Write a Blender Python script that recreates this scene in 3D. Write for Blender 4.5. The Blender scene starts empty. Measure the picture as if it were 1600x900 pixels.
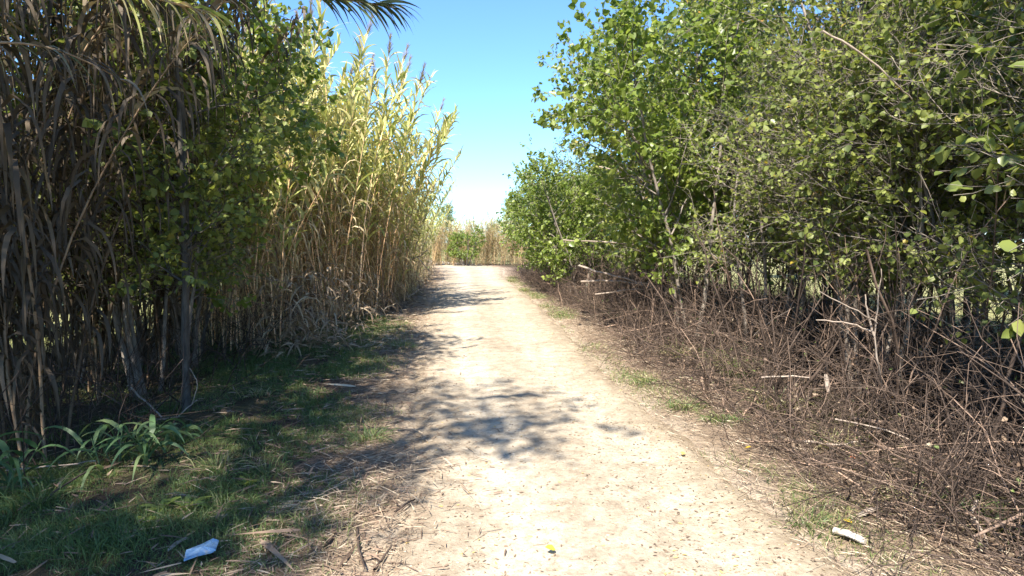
import bpy, math, random
import numpy as np
from mathutils import Vector
sc = bpy.context.scene
C = sc.collection
R = math.radians

# ------------------------------------------------------------------ camera
CAM_H = 1.55; FPX = 1000.0; HORIZON = 378.0
PITCH = math.atan((450-HORIZON)/FPX)
cam = bpy.data.cameras.new('camera'); cam.sensor_width = 36; cam.lens = FPX/1600*36
cam.clip_start = .05; cam.clip_end = 3000
camo = bpy.data.objects.new('camera', cam); C.objects.link(camo)
camo.location = (0, 0, CAM_H); camo.rotation_euler = (math.pi/2-PITCH, 0, 0); sc.camera = camo

# ------------------------------------------------------------------ light
SUN_EL = 52.0
sun_to = np.array([-0.36, -0.93, 0]); sun_to /= np.linalg.norm(sun_to)
sun_to = sun_to*math.cos(R(SUN_EL)); sun_to[2] = math.sin(R(SUN_EL))
sl = bpy.data.lights.new('sun', 'SUN'); sl.energy = 5.0; sl.angle = R(.8); sl.color = (1, .93, .82)
so = bpy.data.objects.new('sun', sl); C.objects.link(so)
so.rotation_euler = Vector(-sun_to).to_track_quat('-Z', 'Y').to_euler()
w = bpy.data.worlds.new('World'); sc.world = w; w.use_nodes = True
nt = w.node_tree; bg = nt.nodes['Background']
sky = nt.nodes.new('ShaderNodeTexSky'); sky.sky_type = 'NISHITA'; sky.sun_disc = False
sky.sun_elevation = R(SUN_EL); sky.sun_rotation = math.atan2(sun_to[0], sun_to[1])
sky.air_density = 1.0; sky.dust_density = .25; sky.ozone_density = 2.0
tint = nt.nodes.new('ShaderNodeMix'); tint.data_type = 'RGBA'; tint.blend_type = 'MULTIPLY'; tint.inputs[0].default_value = 1
tint.inputs[7].default_value = (.60, .84, 1.12, 1)
nt.links.new(sky.outputs[0], tint.inputs[6]); nt.links.new(tint.outputs[2], bg.inputs[0]); bg.inputs[1].default_value = .112
sc.view_settings.view_transform = 'Standard'; sc.view_settings.look = 'None'
sc.view_settings.gamma = 1; sc.view_settings.exposure = 1.48
sc.render.engine = 'CYCLES'
sc.cycles.max_bounces = 6; sc.cycles.diffuse_bounces = 3; sc.cycles.glossy_bounces = 2
sc.cycles.transmission_bounces = 4; sc.cycles.transparent_max_bounces = 4

# ------------------------------------------------------------------ pixel helpers (photo pixels, 1600x900)
def ray(px, py):
    a = (px-800)/FPX; b = (450-py)/FPX
    return np.array([a, math.cos(PITCH)+b*math.sin(PITCH), -math.sin(PITCH)+b*math.cos(PITCH)])
def at(px, py, D):
    r = ray(px, py); return np.array([0, 0, CAM_H])+r*(D/r[1])
def gr(px, py, z=0):
    r = ray(px, py); return np.array([0, 0, CAM_H])+r*((z-CAM_H)/r[2])

# ------------------------------------------------------------------ noise
def hash2(ix, iy, seed):
    h = (ix.astype(np.int64)*374761393+iy.astype(np.int64)*668265263+seed*2147483) & 0x7fffffff
    h = ((h ^ (h >> 13))*1274126177) & 0x7fffffff
    return ((h ^ (h >> 16)) & 0xffff)/65535.0
def vnoise(x, y, seed=0):
    x = np.asarray(x, float); y = np.asarray(y, float)
    ix = np.floor(x); iy = np.floor(y); fx = x-ix; fy = y-iy
    fx = fx*fx*(3-2*fx); fy = fy*fy*(3-2*fy)
    a = hash2(ix, iy, seed); b = hash2(ix+1, iy, seed); c = hash2(ix, iy+1, seed); d = hash2(ix+1, iy+1, seed)
    return (a*(1-fx)+b*fx)*(1-fy)+(c*(1-fx)+d*fx)*fy
def fbm(x, y, seed=0, o=3):
    s = 0; a = .5
    for i in range(o):
        s = s+a*vnoise(x*2**i, y*2**i, seed+i); a *= .5
    return s

# ------------------------------------------------------------------ path and terrain
PY = np.array([-6, 0, 2.97, 3.67, 4.8, 6.98, 9, 12.7, 18.9, 29.8, 38, 48, 70])
PL = np.array([-.62, -.62, -.62, -.62, -.72, -1.06, -1.35, -1.8, -2.2, -3.0, -4.2, -7.5, -22])
PR = np.array([1.6, 1.6, 1.57, 1.47, 1.35, 1.12, .98, .83, .40, -.45, -.6, -3.5, -18])
def pl(y): return np.interp(y, PY, PL)
def pr(y): return np.interp(y, PY, PR)
def pathness(x, y):                       # metres outside the path edge (negative inside)
    return np.maximum(pl(y)-x, x-pr(y))
def gz(x, y):
    x = np.asarray(x, float); y = np.asarray(y, float)
    d = pathness(x, y)
    e = np.clip(d/.8, 0, 1)
    z = -.035+.05*np.clip((d+.15)/.5, 0, 1)
    z = z+e*(.10*(fbm(x*.8, y*.8, 3)-.44)+.035*(fbm(x*5, y*5, 9)-.44))
    z = z+np.where(x < pl(y), -.12*np.clip((d-1.6)/1.5, 0, 1), -.05*np.clip((d-1)/2, 0, 1))
    z = z+(1-e)*.01*(fbm(x*6, y*6, 19)-.44)
    return z
def pz(x, y):
    a = pl(y); b = pr(y); c = (a+b)/2; h = (b-a)/2
    u = np.abs(x-c)/h
    ed = 1+.16*(fbm(x*1.7+5, y*1.7, 31)-.44)+.10*(fbm(x*7, y*7, 37)-.44)
    z = .012-.075*np.clip((u-ed+.12)/.30, 0, 1)**1.5
    z = z-.018*np.exp(-((u-.50)/.16)**2)+.022*(fbm(x*3, y*1.4, 23)-.44)+.014*(fbm(x*9, y*9, 29)-.44)
    return z

# ------------------------------------------------------------------ mesh accumulation
class MB:
    def __init__(s): s.v = []; s.f = []; s.r = []; s.n = 0
    def add(s, V, F, r):
        V = np.asarray(V, float).reshape(-1, 3); F = np.asarray(F, int)
        if len(F) == 0: return
        s.v.append(V); s.f.append(F+s.n); s.r.append(np.broadcast_to(np.asarray(r, float), (len(F),)).copy()); s.n += len(V)
    def mesh(s, name, mat, smooth=True):
        me = bpy.data.meshes.new(name)
        V = np.concatenate(s.v)
        me.vertices.add(len(V)); me.vertices.foreach_set('co', V.ravel().astype(np.float32))
        cnt = np.concatenate([np.full(len(f), f.shape[1]) for f in s.f])
        idx = np.concatenate([f.ravel() for f in s.f])
        st = np.concatenate([[0], np.cumsum(cnt)[:-1]])
        me.loops.add(len(idx)); me.loops.foreach_set('vertex_index', idx.astype(np.int32))
        me.polygons.add(len(cnt)); me.polygons.foreach_set('loop_start', st.astype(np.int32))
        me.polygons.foreach_set('loop_total', cnt.astype(np.int32))
        me.polygons.foreach_set('use_smooth', np.full(len(cnt), smooth, bool))
        me.update(calc_edges=True)
        a = me.attributes.new('rnd', 'FLOAT', 'FACE')
        a.data.foreach_set('value', np.concatenate(s.r).astype(np.float32))
        me.materials.append(mat)
        return me
def unit(v):
    v = np.asarray(v, float); return v/np.maximum(np.linalg.norm(v, axis=-1, keepdims=True), 1e-9)
def tubes(mb, P, Rd, sides=4, r=None, rng=None):
    P = np.asarray(P, float); n, k, _ = P.shape
    T = np.empty_like(P); T[:, 1:-1] = P[:, 2:]-P[:, :-2]; T[:, 0] = P[:, 1]-P[:, 0]; T[:, -1] = P[:, -1]-P[:, -2]
    T = unit(T)
    ref = np.where(np.abs(T[:, :1, 2:3]) > .85, np.array([1., 0, 0]), np.array([0, 0, 1.]))
    A = unit(np.cross(T, np.broadcast_to(ref, T.shape))); B = np.cross(T, A)
    ang = np.arange(sides)*2*math.pi/sides
    V = P[:, :, None]+Rd[:, :, None, None]*(A[:, :, None]*np.cos(ang)[None, None, :, None]+B[:, :, None]*np.sin(ang)[None, None, :, None])
    j = np.arange(k-1)[:, None]; i = np.arange(sides)[None]; i2 = (i+1) % sides
    q = np.stack([j*sides+i, j*sides+i2, (j+1)*sides+i2, (j+1)*sides+i], -1).reshape(-1, 4)
    F = (q[None]+(np.arange(n)*k*sides)[:, None, None]).reshape(-1, 4)
    if r is None: r = np.full(n, .5)
    mb.add(V, F, np.repeat(np.broadcast_to(r, (n,)), len(q)))
def leaves(mb, pos, d, nrm, L, W, r, fold=.25, curl=.12):
    n = len(pos); d = unit(d); s = unit(np.cross(d, nrm)); u = np.cross(s, d)
    L = np.broadcast_to(L, (n,))[:, None]; W = np.broadcast_to(W, (n,))[:, None]
    pts = [(0, 0, 0), (.28, .5, 1), (.66, .40, 1), (1, 0, -1), (.66, -.40, 1), (.28, -.5, 1)]
    V = np.empty((n, 6, 3))
    for i, (a, b, c) in enumerate(pts):
        z = (fold*abs(b)*W if c == 1 else 0)-curl*L*a*a
        V[:, i] = pos+d*L*a+s*W*b+u*z
    o = (np.arange(n)*6)[:, None]
    F = np.concatenate([o+np.array([0, 5, 4, 3]), o+np.array([0, 3, 2, 1])])
    mb.add(V, F, np.concatenate([r, r]))
def strips(mb, pos, d, L, W, droop, r, k=5, twist=None, wprof=None, rng=None, side=None):
    n = len(pos); d = unit(d); L = np.broadcast_to(L, (n,)); W = np.broadcast_to(W, (n,)); droop = np.broadcast_to(droop, (n,))
    P = np.empty((n, k+1, 3)); P[:, 0] = pos; D = d.copy(); ds = []
    for i in range(k):
        ds.append(D.copy()); P[:, i+1] = P[:, i]+D*(L/k)[:, None]
        D = D.copy(); D[:, 2] -= droop/k; D = unit(D)
    ds.append(D)
    ds = np.stack(ds, 1)
    if side is None:
        side = np.cross(d, [0, 0, 1.]); bad = np.linalg.norm(side, axis=1) < .1
        side[bad] = [1, 0, 0]
        if rng is not None: side = side+rng.normal(0, .35, side.shape)
    S = unit(side)[:, None]-ds*np.sum(unit(side)[:, None]*ds, -1, keepdims=True); S = unit(S)
    if twist is not None:
        a = (twist[:, None]*np.linspace(0, 1, k+1)[None])[..., None]
        S = S*np.cos(a)+np.cross(ds, S)*np.sin(a)
    t = np.linspace(0, 1, k+1)
    wp = (np.clip(t*4+.45, 0, 1)*(1-t**1.8)+.02) if wprof is None else wprof(t)
    wd = W[:, None, None]*wp[None, :, None]*.5
    V = np.stack([P-S*wd, P+S*wd], 2)
    j = np.arange(k); q = np.stack([2*j, 2*j+1, 2*j+3, 2*j+2], -1)
    F = (q[None]+(np.arange(n)*(k+1)*2)[:, None, None]).reshape(-1, 4)
    mb.add(V, F, np.repeat(r, k))

# ------------------------------------------------------------------ materials
def ramp(ntr, fac, stops):
    n = ntr.nodes.new('ShaderNodeValToRGB'); e = n.color_ramp.elements
    while len(e) < len(stops): e.new(.5)
    for el, (p, c) in zip(e, stops): el.position = p; el.color = (*c, 1)
    ntr.links.new(fac, n.inputs[0]); return n.outputs[0]
def noise(ntr, scale, detail=4, vec=None, rough=.55):
    n = ntr.nodes.new('ShaderNodeTexNoise'); n.inputs['Scale'].default_value = scale; n.inputs['Detail'].default_value = detail
    n.inputs['Roughness'].default_value = rough
    if vec: ntr.links.new(vec, n.inputs['Vector'])
    return n.outputs['Fac']
def mixc(ntr, fac, a, b, mode='MIX'):
    n = ntr.nodes.new('ShaderNodeMix'); n.data_type = 'RGBA'; n.blend_type = mode
    for s, v in ((n.inputs[0], fac), (n.inputs[6], a), (n.inputs[7], b)):
        if hasattr(v, 'is_output'): ntr.links.new(v, s)
        else: s.default_value = v if isinstance(v, float) else (*v, 1)
    return n.outputs[2]
def math_(ntr, op, a, b=0.0, c=None):
    n = ntr.nodes.new('ShaderNodeMath'); n.operation = op
    for s, v in zip(n.inputs, (a, b, c)):
        if v is None: continue
        if hasattr(v, 'is_output'): ntr.links.new(v, s)
        else: s.default_value = v
    return n.outputs[0]
def attr(ntr, name='rnd'):
    n = ntr.nodes.new('ShaderNodeAttribute'); n.attribute_name = name; return n.outputs['Fac']
def pos(ntr): return ntr.nodes.new('ShaderNodeNewGeometry').outputs['Position']
def mat_new(name):
    m = bpy.data.materials.new(name); m.use_nodes = True; t = m.node_tree
    return m, t, t.nodes['Principled BSDF'], t.nodes['Material Output']
def mat_leaf(name, stops, transl=.4, rough=.45, spec=.35, nscale=0.0):
    m, t, b, out = mat_new(name)
    col = ramp(t, attr(t), stops)
    if nscale:
        col = mixc(t, 1.0, col, ramp(t, noise(t, nscale, 3, pos(t)), [(.35, (.72, .72, .72)), (.65, (1.15, 1.12, 1.05))]), 'MULTIPLY')
    t.links.new(col, b.inputs['Base Color']); b.inputs['Roughness'].default_value = rough
    b.inputs['Specular IOR Level'].default_value = spec
    tr = t.nodes.new('ShaderNodeBsdfTranslucent'); t.links.new(mixc(t, 1.0, col, (1.25, 1.25, .75), 'MULTIPLY'), tr.inputs[0])
    mx = t.nodes.new('ShaderNodeMixShader'); mx.inputs[0].default_value = transl
    t.links.new(b.outputs[0], mx.inputs[1]); t.links.new(tr.outputs[0], mx.inputs[2]); t.links.new(mx.outputs[0], out.inputs[0])
    return m
def mat_bark(name, lo, hi, scale=14, bump=.5, use_rnd=False):
    m, t, b, out = mat_new(name)
    mp = t.nodes.new('ShaderNodeMapping'); mp.inputs['Scale'].default_value = (1, 1, .35); t.links.new(pos(t), mp.inputs[0])
    n = noise(t, scale, 6, mp.outputs[0], .65)
    col = ramp(t, n, [(.3, lo), (.68, hi)])
    if use_rnd: col = mixc(t, 1.0, col, ramp(t, attr(t), [(0, (.35, .33, .32)), (.6, (.8, .77, .75)), (.86, (1.6, 1.5, 1.4)), (1, (3.4, 3.1, 2.8))]), 'MULTIPLY')
    t.links.new(col, b.inputs['Base Color']); b.inputs['Roughness'].default_value = .85
    b.inputs['Specular IOR Level'].default_value = .2
    bp = t.nodes.new('ShaderNodeBump'); bp.inputs['Strength'].default_value = bump; bp.inputs['Distance'].default_value = .01
    t.links.new(noise(t, scale*5, 4, mp.outputs[0]), bp.inputs['Height']); t.links.new(bp.outputs[0], b.inputs['Normal'])
    return m
M_leaf = mat_leaf('leaf_yellowgreen', [(0, (.09, .13, .03)), (.45, (.20, .245, .06)), (.8, (.33, .35, .10)), (.95, (.42, .36, .11)), (1, (.50, .28, .06))], .45, .38, .5)
M_leafd = mat_leaf('leaf_green', [(0, (.06, .09, .03)), (.45, (.21, .25, .065)), (.84, (.36, .39, .12)), (.975, (.25, .27, .05)), (1, (.42, .32, .05))], .45, .45, .3)
M_leafb = mat_leaf('leaf_bright', [(0, (.10, .16, .03)), (.5, (.21, .275, .055)), (1, (.34, .39, .10))], .48, .38, .5)
M_reed = mat_leaf('cane_leaf', [(0, (.22, .15, .09)), (.22, (.48, .37, .22)), (.42, (.62, .51, .31)), (.52, (.56, .51, .22)), (.72, (.40, .42, .14)), (1, (.19, .26, .075))], .35, .5)
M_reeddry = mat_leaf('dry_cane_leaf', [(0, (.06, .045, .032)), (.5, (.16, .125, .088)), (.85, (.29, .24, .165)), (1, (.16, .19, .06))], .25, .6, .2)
M_reeddry2 = mat_leaf('withered_leaf', [(0, (.16, .11, .075)), (.5, (.36, .27, .18)), (1, (.58, .47, .32))], .2, .6, .2)
M_reedsil = mat_leaf('silhouette_cane_leaf', [(0, (.05, .07, .03)), (.6, (.09, .12, .05)), (1, (.28, .26, .12))], .3, .5)  # leaf colour painted dark, to read as a silhouette against the sky
M_plume = mat_leaf('plume', [(0, (.22, .17, .14)), (1, (.46, .38, .31))], .35, .8, .1)
M_culm = mat_bark('cane_stem', (.24, .15, .09), (.52, .39, .25), 9, .2, True)
M_bark = mat_bark('grey_bark', (.07, .06, .05), (.22, .195, .165), 16, .8)
M_barkp = mat_bark('pale_bark', (.11, .09, .075), (.34, .295, .245), 20, .5)
M_barkd = mat_bark('dark_bark', (.045, .04, .034), (.14, .125, .105), 16, .8)
M_twig = mat_bark('dead_twig', (.038, .028, .023), (.165, .125, .10), 8, .2, True)
M_pale = mat_bark('bleached_wood', (.20, .155, .12), (.44, .36, .29), 14, .3)
M_grass = mat_leaf('grass_blade', [(0, (.07, .12, .045)), (.45, (.125, .19, .06)), (.66, (.20, .235, .09)), (.84, (.36, .32, .15)), (1, (.52, .43, .27))], .35)
M_litter = mat_leaf('straw_litter', [(0, (.11, .075, .055)), (.4, (.25, .175, .125)), (.75, (.41, .32, .225)), (1, (.60, .51, .38))], .12, .7, .2)
M_chip = mat_leaf('leaf_chips', [(0, (.13, .09, .065)), (.55, (.27, .20, .14)), (.9, (.42, .33, .23)), (1, (.55, .38, .10))], .05, .8, .1)

def mat_path():
    m, t, b, out = mat_new('sandy_gravel')
    p = pos(t)
    big = ramp(t, noise(t, .9, 5, p), [(.32, (.36, .31, .24)), (.66, (.455, .40, .315))])
    fine = ramp(t, noise(t, 34, 5, p, .7), [(.30, (.66, .63, .60)), (.5, (1, 1, 1)), (.75, (1.12, 1.1, 1.07))])
    col = mixc(t, 1.0, big, fine, 'MULTIPLY')
    mott = ramp(t, noise(t, 7, 6, p, .65), [(.36, (.74, .71, .68)), (.6, (1.06, 1.06, 1.06))])
    col = mixc(t, 1.0, col, mott, 'MULTIPLY')
    vo = t.nodes.new('ShaderNodeTexVoronoi'); vo.inputs['Scale'].default_value = 62; t.links.new(p, vo.inputs['Vector'])
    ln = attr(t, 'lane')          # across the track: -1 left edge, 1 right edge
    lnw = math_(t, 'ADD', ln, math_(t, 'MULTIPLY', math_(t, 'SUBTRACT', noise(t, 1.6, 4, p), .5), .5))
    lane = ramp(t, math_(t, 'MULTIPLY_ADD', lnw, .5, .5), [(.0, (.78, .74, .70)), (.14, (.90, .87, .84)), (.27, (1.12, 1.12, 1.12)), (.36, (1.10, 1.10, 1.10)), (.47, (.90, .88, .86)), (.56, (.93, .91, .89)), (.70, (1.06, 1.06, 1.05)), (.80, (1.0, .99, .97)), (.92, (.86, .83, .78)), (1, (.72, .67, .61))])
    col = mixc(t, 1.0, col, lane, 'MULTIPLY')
    spk = ramp(t, vo.outputs['Distance'], [(.10, (1, 1, 1)), (.19, (0, 0, 0))])
    sel = ramp(t, vo.outputs['Color'], [(.55, (0, 0, 0)), (.62, (1, 1, 1))])
    f = math_(t, 'MULTIPLY', spk, sel)
    col = mixc(t, f, col, (.27, .21, .165))
    t.links.new(col, b.inputs['Base Color']); b.inputs['Roughness'].default_value = .95; b.inputs['Specular IOR Level'].default_value = .1
    h = math_(t, 'ADD', math_(t, 'MULTIPLY', noise(t, 40, 5, p, .7), .6), math_(t, 'MULTIPLY', noise(t, 130, 3, p), .35))
    bp = t.nodes.new('ShaderNodeBump'); bp.inputs['Strength'].default_value = .7; bp.inputs['Distance'].default_value = .02
    t.links.new(h, bp.inputs['Height']); t.links.new(bp.outputs[0], b.inputs['Normal'])
    return m
def mat_ground():
    m, t, b, out = mat_new('verge_soil')
    p = pos(t); a = attr(t, 'zone')           # 0 bare sandy edge, .35 straw, .7 soil under plants (their shade painted into its dark tone), 1 open field
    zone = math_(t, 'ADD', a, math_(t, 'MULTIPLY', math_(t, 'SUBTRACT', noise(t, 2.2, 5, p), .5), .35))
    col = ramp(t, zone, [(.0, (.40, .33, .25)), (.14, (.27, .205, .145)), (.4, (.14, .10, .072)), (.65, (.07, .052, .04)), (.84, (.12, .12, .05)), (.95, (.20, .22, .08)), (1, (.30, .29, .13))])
    fine = ramp(t, noise(t, 26, 6, p, .75), [(.3, (.45, .43, .42)), (.5, (.95, .95, .95)), (.72, (1.5, 1.45, 1.35))])
    col = mixc(t, 1.0, col, fine, 'MULTIPLY')
    t.links.new(col, b.inputs['Base Color']); b.inputs['Roughness'].default_value = .95; b.inputs['Specular IOR Level'].default_value = .1
    bp = t.nodes.new('ShaderNodeBump'); bp.inputs['Strength'].default_value = .9; bp.inputs['Distance'].default_value = .04
    t.links.new(noise(t, 22, 6, p, .7), bp.inputs['Height']); t.links.new(bp.outputs[0], b.inputs['Normal'])
    return m
M_path = mat_path(); M_ground = mat_ground()

# ------------------------------------------------------------------ object helpers
def thing(name, label, cat, loc=(0, 0, 0), rz=0, group=None, scale=1):
    o = bpy.data.objects.new(name, None); C.objects.link(o); o.location = loc; o.rotation_euler = (0, 0, rz)
    o.scale = (scale,)*3 if not hasattr(scale, '__len__') else scale
    o.empty_display_size = .2; o['label'] = label; o['category'] = cat
    if group: o['group'] = group
    return o
def part(name, me, parent, loc=(0, 0, 0), rot=(0, 0, 0), scale=None):
    o = bpy.data.objects.new(name, me); C.objects.link(o); o.parent = parent; o.location = loc; o.rotation_euler = rot
    if scale is not None: o.scale = (scale,)*3 if not hasattr(scale, '__len__') else scale
    return o
def solo(name, me, label=None, cat=None, group=None, kind=None, loc=(0, 0, 0), rz=0, scale=1):
    o = bpy.data.objects.new(name, me); C.objects.link(o); o.location = loc; o.rotation_euler = (0, 0, rz); o.scale = (scale,)*3
    if label: o['label'] = label
    if cat: o['category'] = cat
    if group: o['group'] = group
    if kind: o['kind'] = kind
    return o

# ------------------------------------------------------------------ ground and path
def build_ground():
    xs = np.concatenate([-np.geomspace(600, 14.6, 22), np.arange(-14, -4, .3), np.arange(-4, 4.5, .06), np.arange(4.5, 14, .3), np.geomspace(14.6, 600, 22)])
    ys = np.concatenate([-np.geomspace(300, 6.5, 14), np.arange(-6, 1.5, .3), np.arange(1.5, 9, .06), np.arange(9, 20, .14), np.arange(20, 60, .5), np.geomspace(61, 900, 24)])
    X, Y = np.meshgrid(xs, ys); Z = gz(X, Y)
    far = np.clip((np.hypot(X, Y)-45)/60, 0, 1); Z = Z*(1-far)+far*(-.1)
    nx = len(xs); ny = len(ys)
    i = np.arange(nx-1)[None]; j = np.arange(ny-1)[:, None]
    F = np.stack([j*nx+i, j*nx+i+1, (j+1)*nx+i+1, (j+1)*nx+i], -1).reshape(-1, 4)
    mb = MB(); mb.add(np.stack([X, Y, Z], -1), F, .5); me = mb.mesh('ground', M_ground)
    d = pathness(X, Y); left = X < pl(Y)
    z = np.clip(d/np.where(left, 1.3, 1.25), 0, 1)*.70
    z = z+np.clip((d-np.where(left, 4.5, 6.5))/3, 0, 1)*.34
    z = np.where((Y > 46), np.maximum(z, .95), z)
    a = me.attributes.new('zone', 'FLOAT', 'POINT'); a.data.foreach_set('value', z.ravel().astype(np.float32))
    solo('ground', me, kind='structure')
    us = np.linspace(-1.32, 1.32, 74)
    ys = np.concatenate([np.arange(-8, 1.5, .2), np.arange(1.5, 12, .05), np.arange(12, 30, .15), np.arange(30, 69, .5)])
    U, Y = np.meshgrid(us, ys); Cc = (pl(Y)+pr(Y))/2; H = (pr(Y)-pl(Y))/2; X = Cc+U*H; Z = pz(X, Y)
    Z[:, 0] -= .25; Z[:, -1] -= .25
    nx = len(us); ny = len(ys); i = np.arange(nx-1)[None]; j = np.arange(ny-1)[:, None]
    F = np.stack([j*nx+i, j*nx+i+1, (j+1)*nx+i+1, (j+1)*nx+i], -1).reshape(-1, 4)
    mb = MB(); mb.add(np.stack([X, Y, Z], -1), F, .5)
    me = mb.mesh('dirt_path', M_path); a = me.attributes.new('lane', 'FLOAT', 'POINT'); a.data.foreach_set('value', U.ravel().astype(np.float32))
    solo('dirt_path', me, kind='structure')
build_ground()
def surf(x, y): return np.maximum(gz(x, y), pz(x, y)*(np.abs(pathness(x, y)) < 9)-(pathness(x, y) > .3)*9)

# ------------------------------------------------------------------ trees
def interp_poly(P, t):
    n, k, _ = P.shape; f = np.clip(t, 0, .9999)*(k-1); i = f.astype(int); u = (f-i)[..., None]
    idx = np.arange(n)[:, None]
    return P[idx, i]*(1-u)+P[idx, i+1]*u, unit(P[idx, i+1]-P[idx, i])
def grow(rng, P, Rd, m, tmin, tmax, L, ang, up, k, rf, wander=.12, taper=None, rmin=.002):
    n = len(P); t = tmin+(tmax-tmin)*(np.arange(m)[None]+rng.random((n, m)))/m
    S, T = interp_poly(P, t); kk = P.shape[1]
    r0 = np.interp(t.ravel(), np.linspace(0, 1, kk), np.linspace(1, 0, kk)).reshape(n, m)
    rr = Rd[:, :1]*np.maximum(r0, .1)*rf
    az = rng.random((n, m))*2*math.pi
    A = unit(np.cross(T, rng.normal(size=T.shape)))
    a = ang*(.7+.6*rng.random((n, m, 1)))
    D = unit(T*np.cos(a)+A*np.sin(a)); 
    Lm = L(t) if callable(L) else L*np.ones_like(t)
    Lm = Lm*(.6+.7*rng.random((n, m)))
    S = S.reshape(-1, 3); D = D.reshape(-1, 3); Lm = Lm.ravel(); rr = rr.ravel()
    Q = np.empty((len(S), k, 3)); Q[:, 0] = S
    for i in range(1, k):
        Q[:, i] = Q[:, i-1]+D*(Lm/(k-1))[:, None]
        D = D+rng.normal(0, wander, D.shape); D[:, 2] += up/(k-1); D = unit(D)
    tt = np.linspace(0, 1, k)
    Rr = np.maximum(rr[:, None]*(1-.75*tt[None]), rmin)
    return Q, Rr
def stem_curve(rng, base, height, lean, k=12, wander=.06):
    P = np.empty((1, k, 3)); P[0, 0] = base; D = unit(np.array([lean[0], lean[1], 1.]))
    for i in range(1, k):
        P[0, i] = P[0, i-1]+D*height/(k-1)/max(D[2], .5); D = D+rng.normal(0, wander, 3); D[2] += .05; D = unit(D)
    return P
def make_tree(seed, height, spread, stems, cb, limbs=20, m2=6, m3=4, nl=8, leaf=.085, mleaf=None, mbark=None, r0=.05, lean=.12, droop=.4, ylw=0.0, wand=.06, prof=None, shape=lambda t: np.sin(np.clip(t, 0, 1)*math.pi*.85+.35)):
    rng = np.random.default_rng(seed); trunks = []; Lb = MB()
    for s in range(stems):
        a = rng.random()*6.28; off = (.05+.05*s)*np.array([math.cos(a), math.sin(a), 0])*(stems > 1)
        ln = lean*(np.array([math.cos(a), math.sin(a)])) if stems > 1 else lean*rng.normal(0, .5, 2)
        h = height*(1-.25*rng.random()*(s > 0)); k = 14
        off = off+np.array([0, 0, -.12])
        P = stem_curve(rng, off, h, ln, k, wand); tt = np.linspace(0, 1, k)
        Rs = ((r0*(.75+.5*rng.random()*(s > 0)+.25*(s == 0)))*(1-tt)**.8+.008)[None]
        Rs[:, 0] *= 1.5
        mb = MB(); tubes(mb, P, Rs, 9)
        c0 = cb/h
        P1, R1 = grow(rng, P, Rs, limbs, c0, .98, lambda t: spread*shape((t-c0)/(1-c0)), .95, .55, 7, .5, .13, rmin=.004)
        P2, R2 = grow(rng, P1, R1, m2, .15, .98, spread*.42, .8, .25, 5, .6, .16, rmin=.0028)
        P3, R3 = grow(rng, P2, R2, m3, .15, 1, spread*.20, .75, .05, 4, .6, .15, rmin=.0018)
        tubes(mb, P1, R1, 5); tubes(mb, P2, R2, 4); tubes(mb, P3, R3, 3)
        # a few bare twigs poking out
        trunks.append(mb.mesh('trunk', mbark or M_barkp))
        n = len(P3); t = (np.arange(nl)[None]+rng.random((n, nl)))/nl
        S, T = interp_poly(P3, t); S = S.reshape(-1, 3); T = T.reshape(-1, 3)
        clump = np.repeat(rng.random(n), nl)
        keep = rng.random(len(S)) < .88
        D = unit(T*.5+rng.normal(0, .6, S.shape)+np.array([0, 0, -droop]))
        N = unit(rng.normal(0, .75, S.shape)+np.array([0, 0, .75])-D*.2)
        sz = leaf*(.4+.95*rng.random(len(S)))
        r = np.clip(rng.normal(.45, .2, len(S))+.25*(clump-.5)+ylw, 0, .97); r[rng.random(len(S)) < .012] = 1
        S, D, N, sz, r = [q[keep] for q in (S, D, N, sz, r)]
        leaves(Lb, S+D*.012, D, N, sz, sz*.82, r)
    return trunks, Lb.mesh('crown', mleaf or M_leaf)
def place_tree(proto, name, label, cat, x, y, rz, scale, group=None):
    t = thing(name, label, cat, (x, y, float(gz(x, y))), rz, group, scale)
    for m in proto[0]: part('trunk', m, t)
    part('crown', proto[1], t)
    return t

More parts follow.
